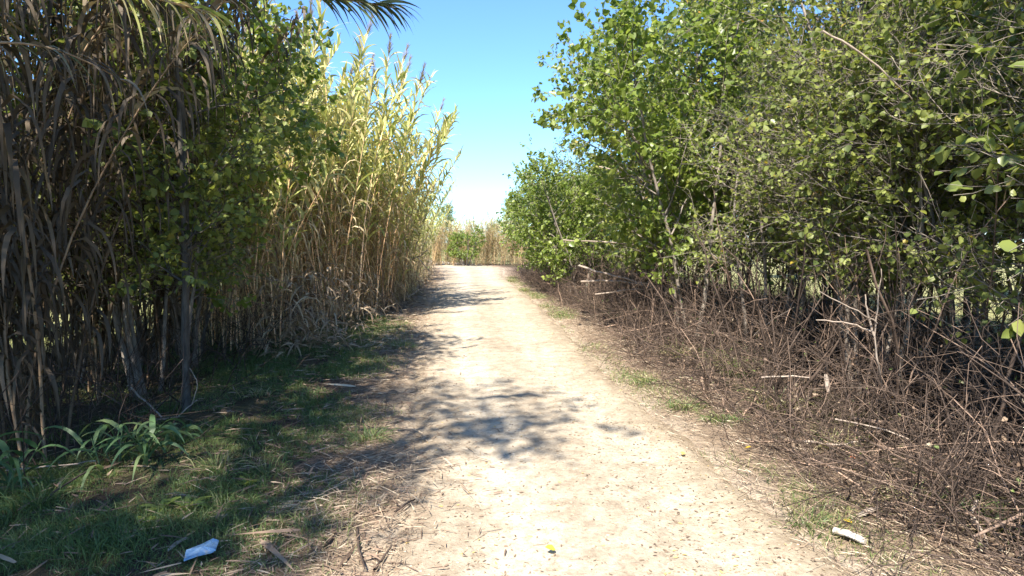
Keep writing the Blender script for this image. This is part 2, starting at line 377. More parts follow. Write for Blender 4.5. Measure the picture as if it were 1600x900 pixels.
# ------------------------------------------------------------------ giant cane
def make_cane(seed, h, n=26, green=.6, plume=False, t0=.22, bend=.25, mleaf=None, Lf=.62, droop=2.2):
    rng = np.random.default_rng(seed); k = 12; az = rng.random()*6.28; bd = np.array([math.cos(az), math.sin(az)])*bend
    P = np.empty((1, k, 3)); P[0, 0] = (0, 0, -.1); D = unit(np.array([bd[0]*.1, bd[1]*.1, 1]))
    for i in range(1, k):
        P[0, i] = P[0, i-1]+D*h/(k-1); D[:2] += bd*.18+rng.normal(0, .025, 2); D = unit(D)
    tt = np.linspace(0, 1, k); mb = MB(); tubes(mb, P, (.013*(1-.72*tt))[None], 6, r=np.array([rng.random()]))
    # nodes: slightly thicker rings
    tn = np.linspace(.04, .9, int(h*3.5))
    S, T = interp_poly(P, tn[None]); S = S[0]; T = T[0]
    Q = np.stack([S-T*.006, S+T*.006], 1); tubes(mb, Q, np.repeat((.0145*(1-.72*tn)+.001)[:, None], 2, 1), 6, r=rng.random(len(tn))*.3)
    stem = mb.mesh('cane', M_culm)
    F = MB(); t = t0+(1-t0)*((np.arange(n)+rng.random(n)*.5)/n)**.8
    S, T = interp_poly(P, t[None]); S = S[0]; T = T[0]
    fa = rng.random()*6.28+np.arange(n)*math.pi+rng.normal(0, .6, n)
    H = np.stack([np.cos(fa), np.sin(fa), np.zeros(n)], -1)
    dry = rng.random(n) > np.clip((t-.25)*1.6+green-.45, .02, .98)
    el = np.where(dry, .3+rng.random(n)*.5, 1.0+rng.random(n)*.25)-np.where(t > .9, -.15, 0)
    D = H*np.cos(el)[:, None]+np.array([0, 0, 1.])*np.sin(el)[:, None]
    L = Lf*(.7+.5*rng.random(n))*np.interp(t, [0, .6, .88, 1], [.8, 1, .9, .6])
    r = np.where(dry, .05+.42*rng.random(n), np.clip(.55+.4*rng.random(n)-.1*t, 0, 1))
    strips(F, S, D, L, np.where(dry, .034, .058)*(.8+.4*rng.random(n)), np.where(dry, droop*1.8, droop*(.5+.6*rng.random(n))), r, 6, twist=np.where(dry, rng.normal(0, 2, n), rng.normal(0, .5, n)), rng=rng)
    # withered leaves and loose sheaths low on the stem
    m = 12; t2 = .08+.5*rng.random(m); S, T = interp_poly(P, t2[None]); S = S[0]
    H = unit(np.concatenate([rng.normal(size=(m, 2)), np.zeros((m, 1))], 1)); 
    strips(F, S, H*.5+np.array([0, 0, .6]), .25+.35*rng.random(m), .022, 6., .02+.4*rng.random(m), 5, twist=rng.normal(0, 2, m), rng=rng)
    foliage = F.mesh('foliage', mleaf or M_reed)
    pm = None
    if plume:
        F = MB(); n = 90; t = .0+rng.random(n); base = P[0, -1]; T = unit(P[0, -1]-P[0, -2])
        S = base+T*(t*.42)[:, None]; A = unit(rng.normal(size=(n, 3)))
        D = unit(T*1.1+A*.5); strips(F, S-T*.03, D, .20*(1-.5*t), .010, .5, rng.random(n), 3, rng=rng)
        pm = F.mesh('plume', M_plume)
    return stem, foliage, pm
def reed_clump(protos, label, cx, cy, rx, ry, n, rng, name='cane_clump', sc_=(.85, 1.1), lean=0.07, group=None, ldir=(0, 0), cat='cane clump'):
    t = thing(name, label, cat, (cx, cy, float(gz(cx, cy))), 0, group)
    for i in range(n):
        a = rng.random()*6.28; q = math.sqrt(rng.random()); x = q*rx*math.cos(a); y = q*ry*math.sin(a)
        s, f, p = protos[rng.integers(len(protos))]
        z = float(gz(cx+x, cy+y))-float(gz(cx, cy))
        k = rng.uniform(*sc_)
        c = part('cane', s, t, (x, y, z), (rng.normal(0, lean)-ldir[1], rng.normal(0, lean)+ldir[0], rng.random()*6.28), k)
        part('foliage', f, c)
        if p: part('plume', p, c)
    return t

rg = np.random.default_rng(5)
canes = [make_cane(11, 5.5, 54, .8, t0=.25), make_cane(12, 5.0, 50, .5, t0=.25), make_cane(13, 5.9, 54, .65, True, t0=.3), make_cane(14, 4.5, 44, .35, t0=.25), make_cane(15, 5.3, 54, .85, t0=.25), make_cane(16, 5.6, 50, .5, t0=.3), make_cane(17, 4.1, 26, .2)]
lcanes = [make_cane(31, 5.4, 64, .75, t0=.08, bend=.35, droop=3), make_cane(32, 4.9, 60, .5, t0=.08, bend=.35, droop=3), make_cane(33, 5.6, 62, .6, True, t0=.12, bend=.3), make_cane(34, 4.4, 56, .4, t0=.06, droop=3), make_cane(35, 3.6, 48, .6, t0=.05, bend=.4, droop=3)]
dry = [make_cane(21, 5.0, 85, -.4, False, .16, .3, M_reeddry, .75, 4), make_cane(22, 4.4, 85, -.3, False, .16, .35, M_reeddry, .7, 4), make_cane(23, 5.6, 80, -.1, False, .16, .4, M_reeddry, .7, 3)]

# cane row along the left of the path
row = [
 (-4.3, 9.8, 'short cane clump in shade just behind the leafy left tree'),
 (-4.6, 11.2, 'cane clump with dark bare stems at the left end of the sunlit row'),
 (-3.9, 12.4, 'cane clump with tan stems standing behind the fallen twigs beside the grass'),
 (-5.6, 12.4, 'tall back row cane clump rising behind the leafy left tree'),
 (-3.7, 14.0, 'tall cane clump with brown stems and long straw leaves at the front of the row'),
 (-5.2, 14.2, 'bushy green topped cane clump, tallest against the sky left of the path'),
 (-3.6, 15.8, 'cane clump with drooping yellow leaves beside the sunlit path edge'),
 (-5.0, 16.2, 'green cane clump directly behind the one with drooping yellow leaves'),
 (-3.7, 17.8, 'cane clump leaning over the verge near the broken pale cane'),
 (-5.2, 18.6, 'cane clump in the second rank behind the leaning one'),
 (-3.8, 20.0, 'cane clump with green hanging leaves, midway down the left row'),
 (-4.0, 22.4, 'cane clump just past the middle of the left row, with feathery tops'),
 (-5.5, 22.5, 'hidden back cane clump behind the feathery topped one'),
 (-4.3, 25.2, 'pale cane clump on the left where the path starts to narrow'),
 (-4.7, 28.2, 'pale cane clump whose plumes lean out over the path against the sky'),
 (-5.1, 31.4, 'small looking pale cane clump near the far end of the left row'),
 (-5.8, 35.0, 'last cane clump of the left row beside the bend'),
]
for i, (x, y, lab) in enumerate(row):
    back = 'back' in lab or 'behind the' in lab and i > 6 or 'second' in lab
    pr_ = canes if y < 14.5 else (canes+lcanes if y < 17 else lcanes)
    hs = np.interp(y, [9, 11, 15, 18, 22, 30, 36], [.80, 1.03, 1.06, .80, .68, .68, .68])
    reed_clump(pr_, lab, x, y, 1.0, 1.15, 54 if y < 20 else 38, rg, sc_=(.76*hs, hs), group='giant cane clumps lining the left of the path', ldir=(.05, 0))
fcanes = [make_cane(41, 5.2, 64, -.25, t0=.05, droop=3), make_cane(42, 4.6, 64, -.4, t0=.03), make_cane(43, 5.4, 60, -.1, True, t0=.05), make_cane(44, 4.8, 56, -.3, t0=.05)]
farrow = [(-7.6, 40, 'far cane clump at the left end of the bend'), (-6.0, 42.5, 'far pale cane clump left of the round green bush'), (-4.2, 43.2, 'far cane clump right behind the round green bush'),
 (-2.4, 43.6, 'far pale cane clump at the middle of the bend'), (-.7, 43.8, 'far cane clump right of centre across the bend'), (1.0, 44, 'far cane clump partly hidden by the right-hand leafy trees'), (2.8, 44.4, 'far cane clump behind the right-hand leafy trees')]
for x, y, lab in farrow:
    reed_clump(fcanes, lab, x, y, 1.25, .9, 95, rg, sc_=(.44, .68), group='low cane clumps across the bend')
# near left: shaded dry cane
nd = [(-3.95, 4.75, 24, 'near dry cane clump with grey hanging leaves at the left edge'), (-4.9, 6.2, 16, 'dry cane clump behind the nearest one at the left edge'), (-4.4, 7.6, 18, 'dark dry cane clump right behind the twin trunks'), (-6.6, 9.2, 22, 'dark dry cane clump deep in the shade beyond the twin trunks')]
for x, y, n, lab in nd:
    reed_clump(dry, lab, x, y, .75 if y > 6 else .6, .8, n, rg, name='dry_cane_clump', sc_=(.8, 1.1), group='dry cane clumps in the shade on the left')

# ------------------------------------------------------------------ tree placement
tA = make_tree(101, 6.2, 1.75, 3, 1.0, 19, 7, 5, 8, .082, M_leaf, M_barkp, .032, .16)
tB = make_tree(102, 7.6, 1.9, 2, 1.6, 27, 7, 5, 9, .080, M_leafd, M_bark, .042, .10)
tC = make_tree(103, 3.6, 1.35, 4, .5, 15, 6, 4, 9, .080, M_leafb, M_barkp, .024, .25)
tD = make_tree(104, 7.0, 1.7, 3, 1.2, 22, 7, 5, 6, .078, M_leaf, M_barkp, .030, .13)
tE = make_tree(105, 6.6, 1.5, 2, 1.9, 24, 7, 5, 8, .080, M_leafd, M_bark, .040, .05)
tF = make_tree(106, 5.2, 1.6, 3, 1.0, 17, 7, 4, 9, .092, M_leafb, M_barkp, .030, .2)
tG = make_tree(107, 8.5, 2.0, 2, 2.0, 27, 7, 5, 8, .082, M_leaf, M_bark, .045, .12)
tH = make_tree(108, 3.6, 1.2, 5, 1.2, 14, 6, 5, 5, .058, M_leafd, M_bark, .017, .22)
tI = make_tree(109, 4.2, 1.3, 6, 1.25, 14, 7, 5, 3, .055, M_leafd, M_barkp, .020, .16)
tJ = make_tree(111, 5.6, 1.15, 2, 1.25, 22, 6, 4, 8, .068, M_leafd, M_barkd, .022, .008, wand=.02)
tL = make_tree(113, 7.2, 1.7, 1, 3.9, 22, 5, 4, 7, .085, M_leaf, M_bark, .06, .06)
tK = make_tree(112, 7.6, 1.9, 2, 3.7, 19, 6, 5, 8, .085, M_leaf, M_bark, .05, .06)
trees_R = [
 # proto, x, y, rz, scale, label
 (tF, 2.9, 10.2, .4, 1.0, 'multi-stemmed leafy tree with bright low boughs over the brown thicket, right of the path'),
 (tA, 3.3, 13.4, 2.0, 1.0, 'yellow-green tree behind the bright low boughs, leaning towards the path'),
 (tG, 4.0, 12.0, 1.0, .95, 'tallest tree on the right edge of the open sky'),
 (tD, 3.2, 16.2, 3.1, .80, 'yellowing thin-topped tree stepping down towards the bend'),
 (tC, 1.9, 17.8, .9, 1.0, 'low bright green bushy tree hugging the right path edge'),
 (tA, 2.6, 20.5, 4.0, .72, 'short yellow-green tree behind the low bushy one'),
 (tC, 1.4, 21.5, 2.2, .98, 'bright green bushy tree, second from the bend'),
 (tC, 1.0, 26.0, 5.0, 1.05, 'bright green bushy tree nearest the bend on the right'),
 (tB, 3.6, 24.5, 1.0, .58, 'dark green tree filling the gap behind the bend bushes'),
 (tC, 2.6, 30.5, 3.3, 1.1, 'last bushy tree before the far canes on the right'),
 (tB, 4.6, 8.8, 2.7, .95, 'dark green tree with a grey trunk behind the bright low boughs'),
 (tD, 3.9, 6.9, .2, .9, 'thin twiggy tree with pale branches in the right half'),
 (tE, 5.4, 6.6, 1.2, .98, 'dark leaved tree in the second row at the right'),
 (tF, 5.0, 4.9, 3.6, 1.0, 'leafy tree at the right edge with mottled pale stems'),
 (tG, 6.4, 8.8, 4.4, .8, 'tall back tree behind the right edge trees'),
 (tA, 6.0, 11.5, 5.2, 1.0, 'yellow-green tree in the back row right of centre'),
 (tB, 5.0, 13.5, .5, .95, 'dark tree in the back row showing between the trunks'),
 (tE, 7.6, 6.0, 2.4, 1.0, 'dark tree deep at the right edge in the back row'),
 (tD, 4.8, 17.5, 2.9, .95, 'yellow-green back tree beyond the leaning one'),
 (tE, 4.6, 21.5, .9, .75, 'dark back tree further down the right side'),
 (tD, 3.6, 3.4, 5.1, .95, 'nearest tree, its large leaves hanging into the top right corner'),
]
for p, x, y, rz, s, lab in trees_R:
    place_tree(p, 'leafy_tree', lab, 'tree', x, y, rz, s, 'leafy trees along the right of the path')
shrubs = [
 (tI, 3.5, 8.6, .3, .95, 'twiggy understorey shrub just right of the bright boughs'), (tH, 4.3, 10.6, 1.2, 1.0, 'dark understorey shrub behind the bright boughs'),
 (tI, 3.5, 6.2, 2.2, .9, 'twiggy dark shrub with few leaves behind the forked sapling'), (tH, 4.3, 5.6, 3.0, 1.0, 'dense dark shrub right of the forked sapling'),
 (tI, 4.4, 7.9, 4.1, 1.05, 'twiggy shrub in the shade midway along the right side'), (tI, 3.9, 4.4, .7, .85, 'twiggy shrub close at the right edge'),
 (tH, 5.6, 9.8, 2.6, 1.1, 'dark shrub in the back of the right thicket'), (tH, 6.2, 7.4, .1, 1.15, 'broad dark shrub deep behind the right edge'),
 (tI, 5.4, 5.0, 5.0, 1.0, 'tangled shrub deep at the right edge'), (tH, 5.4, 12.6, 1.0, 1.0, 'dark shrub filling below the back row'),
 (tH, 4.2, 14.8, 3.3, 1.0, 'dark shrub behind the low bright green bushes'), (tH, 7.4, 10.6, 4.4, 1.2, 'dark back shrub at the field edge'),
 (tH, 7.0, 13.6, 2.0, 1.2, 'far dark back shrub at the field edge'), (tH, 8.2, 8.4, .8, 1.2, 'outermost dark shrub at the right')]
for p, x, y, rz, s, lab in shrubs:
    place_tree(p, 'shrub', lab, 'shrub', x, y, rz, s, 'understorey shrubs below the right trees')
lshrubs = [(tH, -5.4, 7.6, .3, .9, 'dark shrub behind the near dry canes'), (tH, -4.6, 9.2, 2.0, 1.0, 'dark shrub between the twin trunks and the canes'), (tI, -3.9, 6.9, 4.0, .85, 'twiggy dark shrub behind the twin trunks'),
 (tH, -6.2, 10.6, 5.0, 1.1, 'dark shrub deep behind the left trees')]
for p, x, y, rz, s, lab in lshrubs:
    place_tree(p, 'shrub', lab, 'shrub', x, y, rz, s, 'understorey shrubs below the left trees')
trees_L = [
 (tE, -5.6, .6, 3.3, 1.0, 'dark tree left of the viewpoint that shades the near canes'), (tB, -7.4, 2.4, 2.1, 1.0, 'big dark tree left of the near canes'),
 (tG, -7.2, 5.6, 5.4, .9, 'tall tree behind the near dry canes'),
 (tJ, gr(283, 640)[0], gr(283, 640)[1], 0, 1, 'leafy tree with two slim grey trunks side by side on the left verge'),
 (tB, -4.9, 8.6, .3, .85, 'dark leafy tree behind the twin-trunked tree'),
 (tF, -4.2, 8.2, 2.6, .86, 'bright leaved tree whose boughs overlap the canes on the left'),
 (tB, -6.9, 7.2, 3.0, .85, 'dark leafy tree at the left edge behind the near dry canes'),
 (tL, -2.55, 1.35, 4.2, .95, 'tree beside the viewpoint whose high crown shades the verge'), (tK, -4.9, 1.9, 1.2, .95, 'tree left of the viewpoint with a high crown'), (tG, -5.4, -2.2, 2.2, 1, 'tall tree behind the viewpoint'), (tK, -4.3, -.7, 5.0, 1, 'high-crowned tree just behind the viewpoint on the left'),
 (tB, -5.0, -1.2, 1.0, .9, 'tree behind the viewpoint that shades the verge'),
]
for p, x, y, rz, s, lab in trees_L:
    place_tree(p, 'leafy_tree', lab, 'tree', float(x), float(y), rz, s, 'leafy trees on the left of the path')
# far and background
tM = make_tree(120, 2.3, .8, 4, .5, 11, 5, 4, 4, .10, M_leafb, M_bark, .03, .45)
place_tree(tM, 'round_bush', 'small round green bush in front of the far canes at the bend', 'bush', float(at(729, 412, 41.3)[0]), 41.3, 1, 1)
place_tree(tK, 'leafy_tree', 'added tree right beside the viewpoint, its unseen high crown shading the near thicket', 'tree', 3.7, .3, 2.0, .92, 'leafy trees along the right of the path')  # out-of-view tree, added to throw shade on the near thicket
bgt = [(tB, 0.5, 62, .75, 'distant dark tree peeking over the far canes'), (tE, -6, 60, .75, 'distant tree behind the left canes'), (tB, 9, 55, .8, 'distant tree beyond the right trees'),
       (tF, -8.9, 11.6, .5, 'sunlit bush in the field seen through the gap at the left edge'), (tF, -12.5, 15.0, .9, 'larger sunlit bush farther out in the left field'), (tC, -9.3, 10.8, .6, 'low sunlit bush closest to the gap at the left edge'),
       (tB, -17, 22, .8, 'field tree far out on the left'), (tG, 14, 16, .8, 'field tree far out on the right'), (tB, 12, 26, .8, 'field tree beyond the thicket on the right'), (tE, 15, 8, .9, 'field tree at the far right edge'),
       (tB, -1.5, 50, .42, 'low dark tree just behind the far canes'), (tB, 9.2, 15, .8, 'dark field edge tree behind the right thicket'),
       (tB, -8.6, 15.5, .8, 'dark tree behind the left cane row'), (tE, -9.5, 20, .8, 'dark tree farther behind the left cane row'), (tA, -13, 9, .8, 'sunlit tree out beyond the left edge gap')]
for p, x, y, s, lab in bgt: place_tree(p, 'field_tree', lab, 'bush' if 'bush' in lab else 'tree', x, y, x, s, 'trees out in the fields')

# ------------------------------------------------------------------ brown thicket under the right trees
def thicket():
    rng = np.random.default_rng(77); mb = MB()
    n = 2300; Y = 2.6+(30-2.6)*rng.random(n)**1.5
    d = .66+rng.random(n)**1.1*4.2+.35*(vnoise(Y*.8, Y*0, 4)-.5); d = np.where(Y > 14, d*.75, d); X = pr(Y)+d
    h = (.45+.8*rng.random(n))*np.clip(.45+(d-.5)*.55, .35, 1.15)
    B = np.stack([X, Y, gz(X, Y)-.02], -1); k = 5
    D = unit(rng.normal(0, .6, (n, 3))+np.array([-.08, 0, .6])); D[:, 2] = np.abs(D[:, 2])
    P = np.empty((n, k, 3)); P[:, 0] = B
    for i in range(1, k):
        P[:, i] = P[:, i-1]+D*(h/(k-1))[:, None]*1.3; D = D+rng.normal(0, .28, D.shape); D[:, 2] -= .10; D = unit(D)
    P[:, :, 2] = np.maximum(P[:, :, 2], gz(P[:, :, 0], P[:, :, 1])+.01)
    Rr = (.0035+.005*rng.random(n)**2)[:, None]*np.linspace(1, .45, k)[None]
    tubes(mb, P, Rr, 4, r=rng.random(n))
    P2, R2 = grow(rng, P, Rr, 5, .15, 1, .42, .9, .05, 4, .75, .28, rmin=.002)
    tubes(mb, P2, R2, 3, r=rng.random(len(P2)))
    P3, R3 = grow(rng, P2, R2, 2, .2, 1, .2, .8, -.1, 3, .8, .3, rmin=.0014)
    tubes(mb, P3, R3, 3, r=rng.random(len(P3))**1.5)
    n = 560; Y = 2.8+24*rng.random(n)**1.4; d = 1.05+rng.random(n)*4; X = pr(Y)+d; k = 7; h = (.8+1.6*rng.random(n))*np.clip(d*.55, .55, 1)
    P = np.empty((n, k, 3)); P[:, 0] = np.stack([X, Y, gz(X, Y)-.03], -1); D = unit(rng.normal(0, .22, (n, 3))+np.array([0, 0, 1.]))
    for i in range(1, k): P[:, i] = P[:, i-1]+D*(h/(k-1))[:, None]; D = unit(D+rng.normal(0, .13, D.shape))
    Rr = (.006+.012*rng.random(n)**2)[:, None]*np.linspace(1, .5, k)[None]; tubes(mb, P, Rr, 5, r=rng.random(n))
    P2, R2 = grow(rng, P, Rr, 5, .25, 1, .45, .8, .1, 4, .55, .22, rmin=.002); tubes(mb, P2, R2, 3, r=rng.random(len(P2)))
    n = 900; Y = 2.8+24*rng.random(n)**1.4; d = .7+rng.random(n)*3.4; X = pr(Y)+d; k = 6; h = .5+1.5*rng.random(n)
    P = np.empty((n, k, 3)); P[:, 0] = np.stack([X, Y, gz(X, Y)+.02+.55*rng.random(n)*np.clip(d-.8, 0, 1)], -1); D = unit(rng.normal(0, 1, (n, 3))*np.array([1, 1, .16]))
    for i in range(1, k): P[:, i] = P[:, i-1]+D*(h/(k-1))[:, None]; D = unit(D+rng.normal(0, .16, D.shape)*np.array([1, 1, .5]))
    P[:, :, 2] = np.maximum(P[:, :, 2], gz(P[:, :, 0], P[:, :, 1])+.015)
    ok = np.all(P[:, :, 0] > pr(P[:, :, 1])+.45, axis=1); P = P[ok]; n = len(P)
    Rr = (.005+.012*rng.random(n)**2)[:, None]*np.linspace(1, .45, k)[None]; tubes(mb, P, Rr, 5, r=.35+.65*rng.random(n))
    P2, R2 = grow(rng, P, Rr, 3, .25, 1, .4, .7, .1, 4, .55, .22, rmin=.002); tubes(mb, P2, R2, 3, r=.3+.7*rng.random(len(P2)))
    return mb
thk = thicket()
def dead_leaves():
    rng = np.random.default_rng(55); mb = MB(); n = 9000
    Y = 2.6+24*rng.random(n)**1.5; d = .7+rng.random(n)*4; X = pr(Y)+d
    z = gz(X, Y)+rng.random(n)**1.6*np.clip(d*.55-.15, .05, 1.6)
    L = .016+.034*rng.random(n)**1.5
    leaves(mb, np.stack([X, Y, z+.01], -1), rng.normal(size=(n, 3)), unit(rng.normal(0, .6, (n, 3))+np.array([0, 0, .8])), L, L*.6, rng.random(n)**1.1*.999, .5, .35)
    return mb
solo('dead_leaves', dead_leaves().mesh('dead_leaves', mat_leaf('dead_leaf', [(0, (.07, .045, .035)), (.5, (.21, .14, .095)), (.72, (.33, .25, .17)), (.84, (.42, .35, .25)), (.88, (.15, .21, .06)), (1, (.20, .27, .08))], .2, .6, .3)), 'small withered leaves caught among the brown twigs under the right-hand trees', 'leaf litter', kind='stuff')
solo('brown_thicket', thk.mesh('brown_thicket', M_twig), 'tangle of leafless brown twigs and brambles filling the ground under the right-hand trees', 'thicket', kind='stuff')

# left undergrowth: dark twigs and reed debris under the near left trees
def lthicket():
    rng = np.random.default_rng(78); mb = MB(); n = 800
    Y = 3.5+14*rng.random(n); X = pl(Y)-2.0-3.2*rng.random(n)
    B = np.stack([X, Y, gz(X, Y)-.02], -1); k = 5; D = unit(rng.normal(0, .5, (n, 3))+np.array([0, 0, .9]))
    D[:, 2] = np.abs(D[:, 2]); P = np.empty((n, k, 3)); P[:, 0] = B; h = .4+.9*rng.random(n)
    for i in range(1, k):
        P[:, i] = P[:, i-1]+D*(h/(k-1))[:, None]; D = unit(D+rng.normal(0, .22, D.shape))
    Rr = (.003+.005*rng.random(n))[:, None]*np.linspace(1, .4, k)[None]; tubes(mb, P, Rr, 4, r=rng.random(n)*.7)
    P2, R2 = grow(rng, P, Rr, 4, .2, 1, .35, .8, 0, 4, .7, .25); tubes(mb, P2, R2, 3, r=rng.random(len(P2))*.7)
    return mb
solo('shaded_thicket', lthicket().mesh('shaded_thicket', M_twig), 'tangle of thin dark twigs in the shade under the left-hand trees', 'thicket', kind='stuff')

# ------------------------------------------------------------------ grass
def grass():
    rng = np.random.default_rng(9); mb = MB()
    def field(n, xf, yf, dens, hl, rb, W=.005):
        Y = yf(rng.random(n)); X = xf(Y, rng.random(n)); keep = rng.random(n) < dens(X, Y); X = X[keep]; Y = Y[keep]; n = len(X)
        S = np.stack([X, Y, gz(X, Y)-.005], -1); D = unit(rng.normal(0, .5, (n, 3))+np.array([0, 0, 1.]))
        L = hl*(.4+.9*rng.random(n))*(.5+vnoise(X*3, Y*3, 71)); r = np.clip(rb(X, Y)+rng.normal(0, .18, n), 0, 1)
        dist = np.clip(Y/6, .8, 2.5)
        strips(mb, S, D, L, W*dist*(.7+.6*rng.random(n)), .9+rng.random(n)*1.8, r, 3, rng=rng, wprof=lambda t: 1-t**1.5+.03)
    # left verge: shaded lawn with worn patches
    dl = lambda X, Y: np.clip((fbm(X*1.6, Y*1.6, 51)-.28)*4.5, 0, 1)*np.clip((pl(Y)-X-.05)/.7, 0, 1)**1.5*np.clip((4.2-(pl(Y)-X))/1.5, 0, 1)
    rb = lambda X, Y: .38+.35*(vnoise(X*2, Y*2, 61)-.5)+.4*np.clip(1-(pl(Y)-X)/.9, 0, 1)
    field(230000, lambda Y, u: pl(Y)+.05-4.2*u, lambda u: 2.3+10.5*u**1.35, dl, .085, rb)
    # sparse strip on the right verge
    dr = lambda X, Y: np.clip((fbm(X*1.6, Y*.9, 81)-.37)*6, 0, 1)*np.exp(-((X-pr(Y)-.30)/.26)**2)
    rb2 = lambda X, Y: .62+0*X
    field(60000, lambda Y, u: pr(Y)+1.3*u, lambda u: 2.3+26*u**1.5, dr, .075, rb2)
    # taller tufts
    for (cx, cy, n, hh, rr) in [(*gr(575, 690)[:2], 120, .16, .5), (*gr(630, 545)[:2], 160, .2, .6), (*gr(1150, 590)[:2], 220, .38, .6), (*gr(1180, 570)[:2], 160, .35, .65), (*gr(1120, 570)[:2], 100, .3, .75),
                                (*gr(1130, 660)[:2], 160, .14, .5), (*gr(1070, 640)[:2], 140, .13, .55), (*gr(1010, 600)[:2], 120, .13, .6), (*gr(1260, 820)[:2], 60, .10, .5), (*gr(1500, 800)[:2], 60, .15, .5), (*gr(820, 455)[:2], 200, .2, .6), (*gr(800, 440)[:2], 200, .22, .7),
                                (*gr(420, 740)[:2], 60, .16, .6), (*gr(60, 790)[:2], 90, .2, .4), (*gr(1300, 700)[:2], 60, .25, .8), (*gr(1420, 790)[:2], 50, .2, .85), (*gr(1210, 640)[:2], 120, .3, .8), (*gr(1550, 830)[:2], 60, .22, .6), (*gr(1060, 560)[:2], 110, .3, .85), (*gr(960, 500)[:2], 120, .3, .9), (*gr(340, 740)[:2], 60, .16, .6), (*gr(520, 545)[:2], 100, .15, .5), (*gr(400, 620)[:2], 70, .14, .7)]:
        a = rng.random(n)*6.28; q = rng.random(n)*.16; X = cx+q*np.cos(a); Y = cy+q*np.sin(a)
        D = unit(np.stack([np.cos(a)*.5, np.sin(a)*.5, np.ones(n)], -1)+rng.normal(0, .2, (n, 3)))
        strips(mb, np.stack([X, Y, gz(X, Y)], -1), D, hh*(.5+.8*rng.random(n)), .007, 1.6+rng.random(n), np.clip(rr+rng.normal(0, .2, n), 0, 1), 4, rng=rng, wprof=lambda t: 1-t**1.7+.02)
    return mb
solo('grass', grass().mesh('grass', M_grass), 'short green grass with straw patches along both edges of the path', 'grass', kind='stuff')

# ------------------------------------------------------------------ litter
def litter():
    rng = np.random.default_rng(19); mb = MB()
    def lay(n, X, Y, L, W, rlo, rhi, aniso=None, lift=.012, k=4, droop=.25):
        a = rng.random(n)*6.28 if aniso is None else rng.normal(aniso, .7, n)
        D = np.stack([np.cos(a), np.sin(a), .12*rng.random(n)], -1)
        S = np.stack([X, Y, surf(X, Y)+lift*rng.random(n)+.004], -1)
        strips(mb, S, D, L, W, droop*rng.random(n), rlo+(rhi-rlo)*rng.random(n), k, twist=rng.normal(0, .6, n), rng=rng)
    # coarse dead cane leaves, left transition strip and verge
    n = 2600; Y = 2.3+11*rng.random(n)**1.3; X = pl(Y)-.30+rng.normal(0, .36, n); lay(n, X, Y, .04+.14*rng.random(n)**2, .006+.006*rng.random(n), .05, .9)
    n = 3200; Y = 2.3+11*rng.random(n)**1.2; X = pl(Y)-3.2*rng.random(n); lay(n, X, Y, .06+.2*rng.random(n)**2, .007+.009*rng.random(n), 0, .7, lift=.05)
    n = 8; Y = 2.5+8*rng.random(n); X = pl(Y)-.3-1.9*rng.random(n); lay(n, X, Y, .25+.25*rng.random(n), .03, .4, 1, lift=.06, k=6)
    # heap of straw
    for cx, cy, n in [(*gr(600, 740)[:2], 380), (*gr(560, 810)[:2], 300), (*gr(400, 730)[:2], 90)]:
        lay(n, cx+rng.normal(0, .22, n), cy+rng.normal(0, .28, n), .05+.18*rng.random(n)**1.5, .006, .1, 1, lift=.05)
    # fine mown straw, right verge
    n = 15000; Y = 2.3+27*rng.random(n)**1.7; X = pr(Y)-.05+1.0*rng.random(n)**.9; lay(n, X, Y, .03+.10*rng.random(n)**1.5, .003+.002*np.clip(Y/5, 1, 3), .15, 1, aniso=1.9, lift=.03, k=3)
    # litter beneath the right thicket, its colour darkened to give the shade there
    n = 9000; Y = 2.3+27*rng.random(n)**1.6; X = pr(Y)+.6+3.6*rng.random(n); lay(n, X, Y, .04+.14*rng.random(n)**1.5, .006+.008*rng.random(n), 0, .6, lift=.06, k=3)
    # fine straw, left edge
    n = 9000; Y = 2.3+14*rng.random(n)**1.5; X = pl(Y)+.12-.9*rng.random(n); lay(n, X, Y, .025+.07*rng.random(n), .004*np.clip(Y/5, 1, 2.5), .1, .95, lift=.02, k=3)
    n = 5000; Y = 9+26*rng.random(n)**1.3; X = pl(Y)-.1-1.6*rng.random(n); lay(n, X, Y, .06+.2*rng.random(n), .014, .2, 1, lift=.04, k=3)
    return mb
def cane_debris():
    rng = np.random.default_rng(91); mb = MB(); n = 5200
    Y = 8.5+28*rng.random(n)**1.2; X = pl(Y)-.55-1.9*rng.random(n); X = np.minimum(X, np.interp(Y, [8, 11, 15, 20, 30], [-2.9, -2.7, -2.55, -2.7, -3.7])+.25*rng.normal(size=n))
    z = gz(X, Y); up = rng.random(n)**2.2*1.1*np.clip((-X+pl(Y))*.8, .1, 1)
    D = unit(np.stack([rng.normal(0, .6, n), rng.normal(0, .6, n), rng.normal(.1, .5, n)], -1)); D[up < .15, 2] = np.abs(D[up < .15, 2])*.4
    strips(mb, np.stack([X, Y, z+up+.01], -1), D, .15+.4*rng.random(n), .02+.012*rng.random(n), 1.5+2*rng.random(n)*(up > .2), .05+.8*rng.random(n), 5, twist=rng.normal(0, 1.5, n), rng=rng)
    return mb
solo('cane_debris', cane_debris().mesh('cane_debris', M_reeddry2), 'fallen and hanging withered cane leaves tangled round the foot of the left cane row', 'leaf litter', kind='stuff')
solo('straw_litter', litter().mesh('straw_litter', M_litter), 'dry straw and dead cane leaves strewn over both verges', 'leaf litter', kind='stuff')
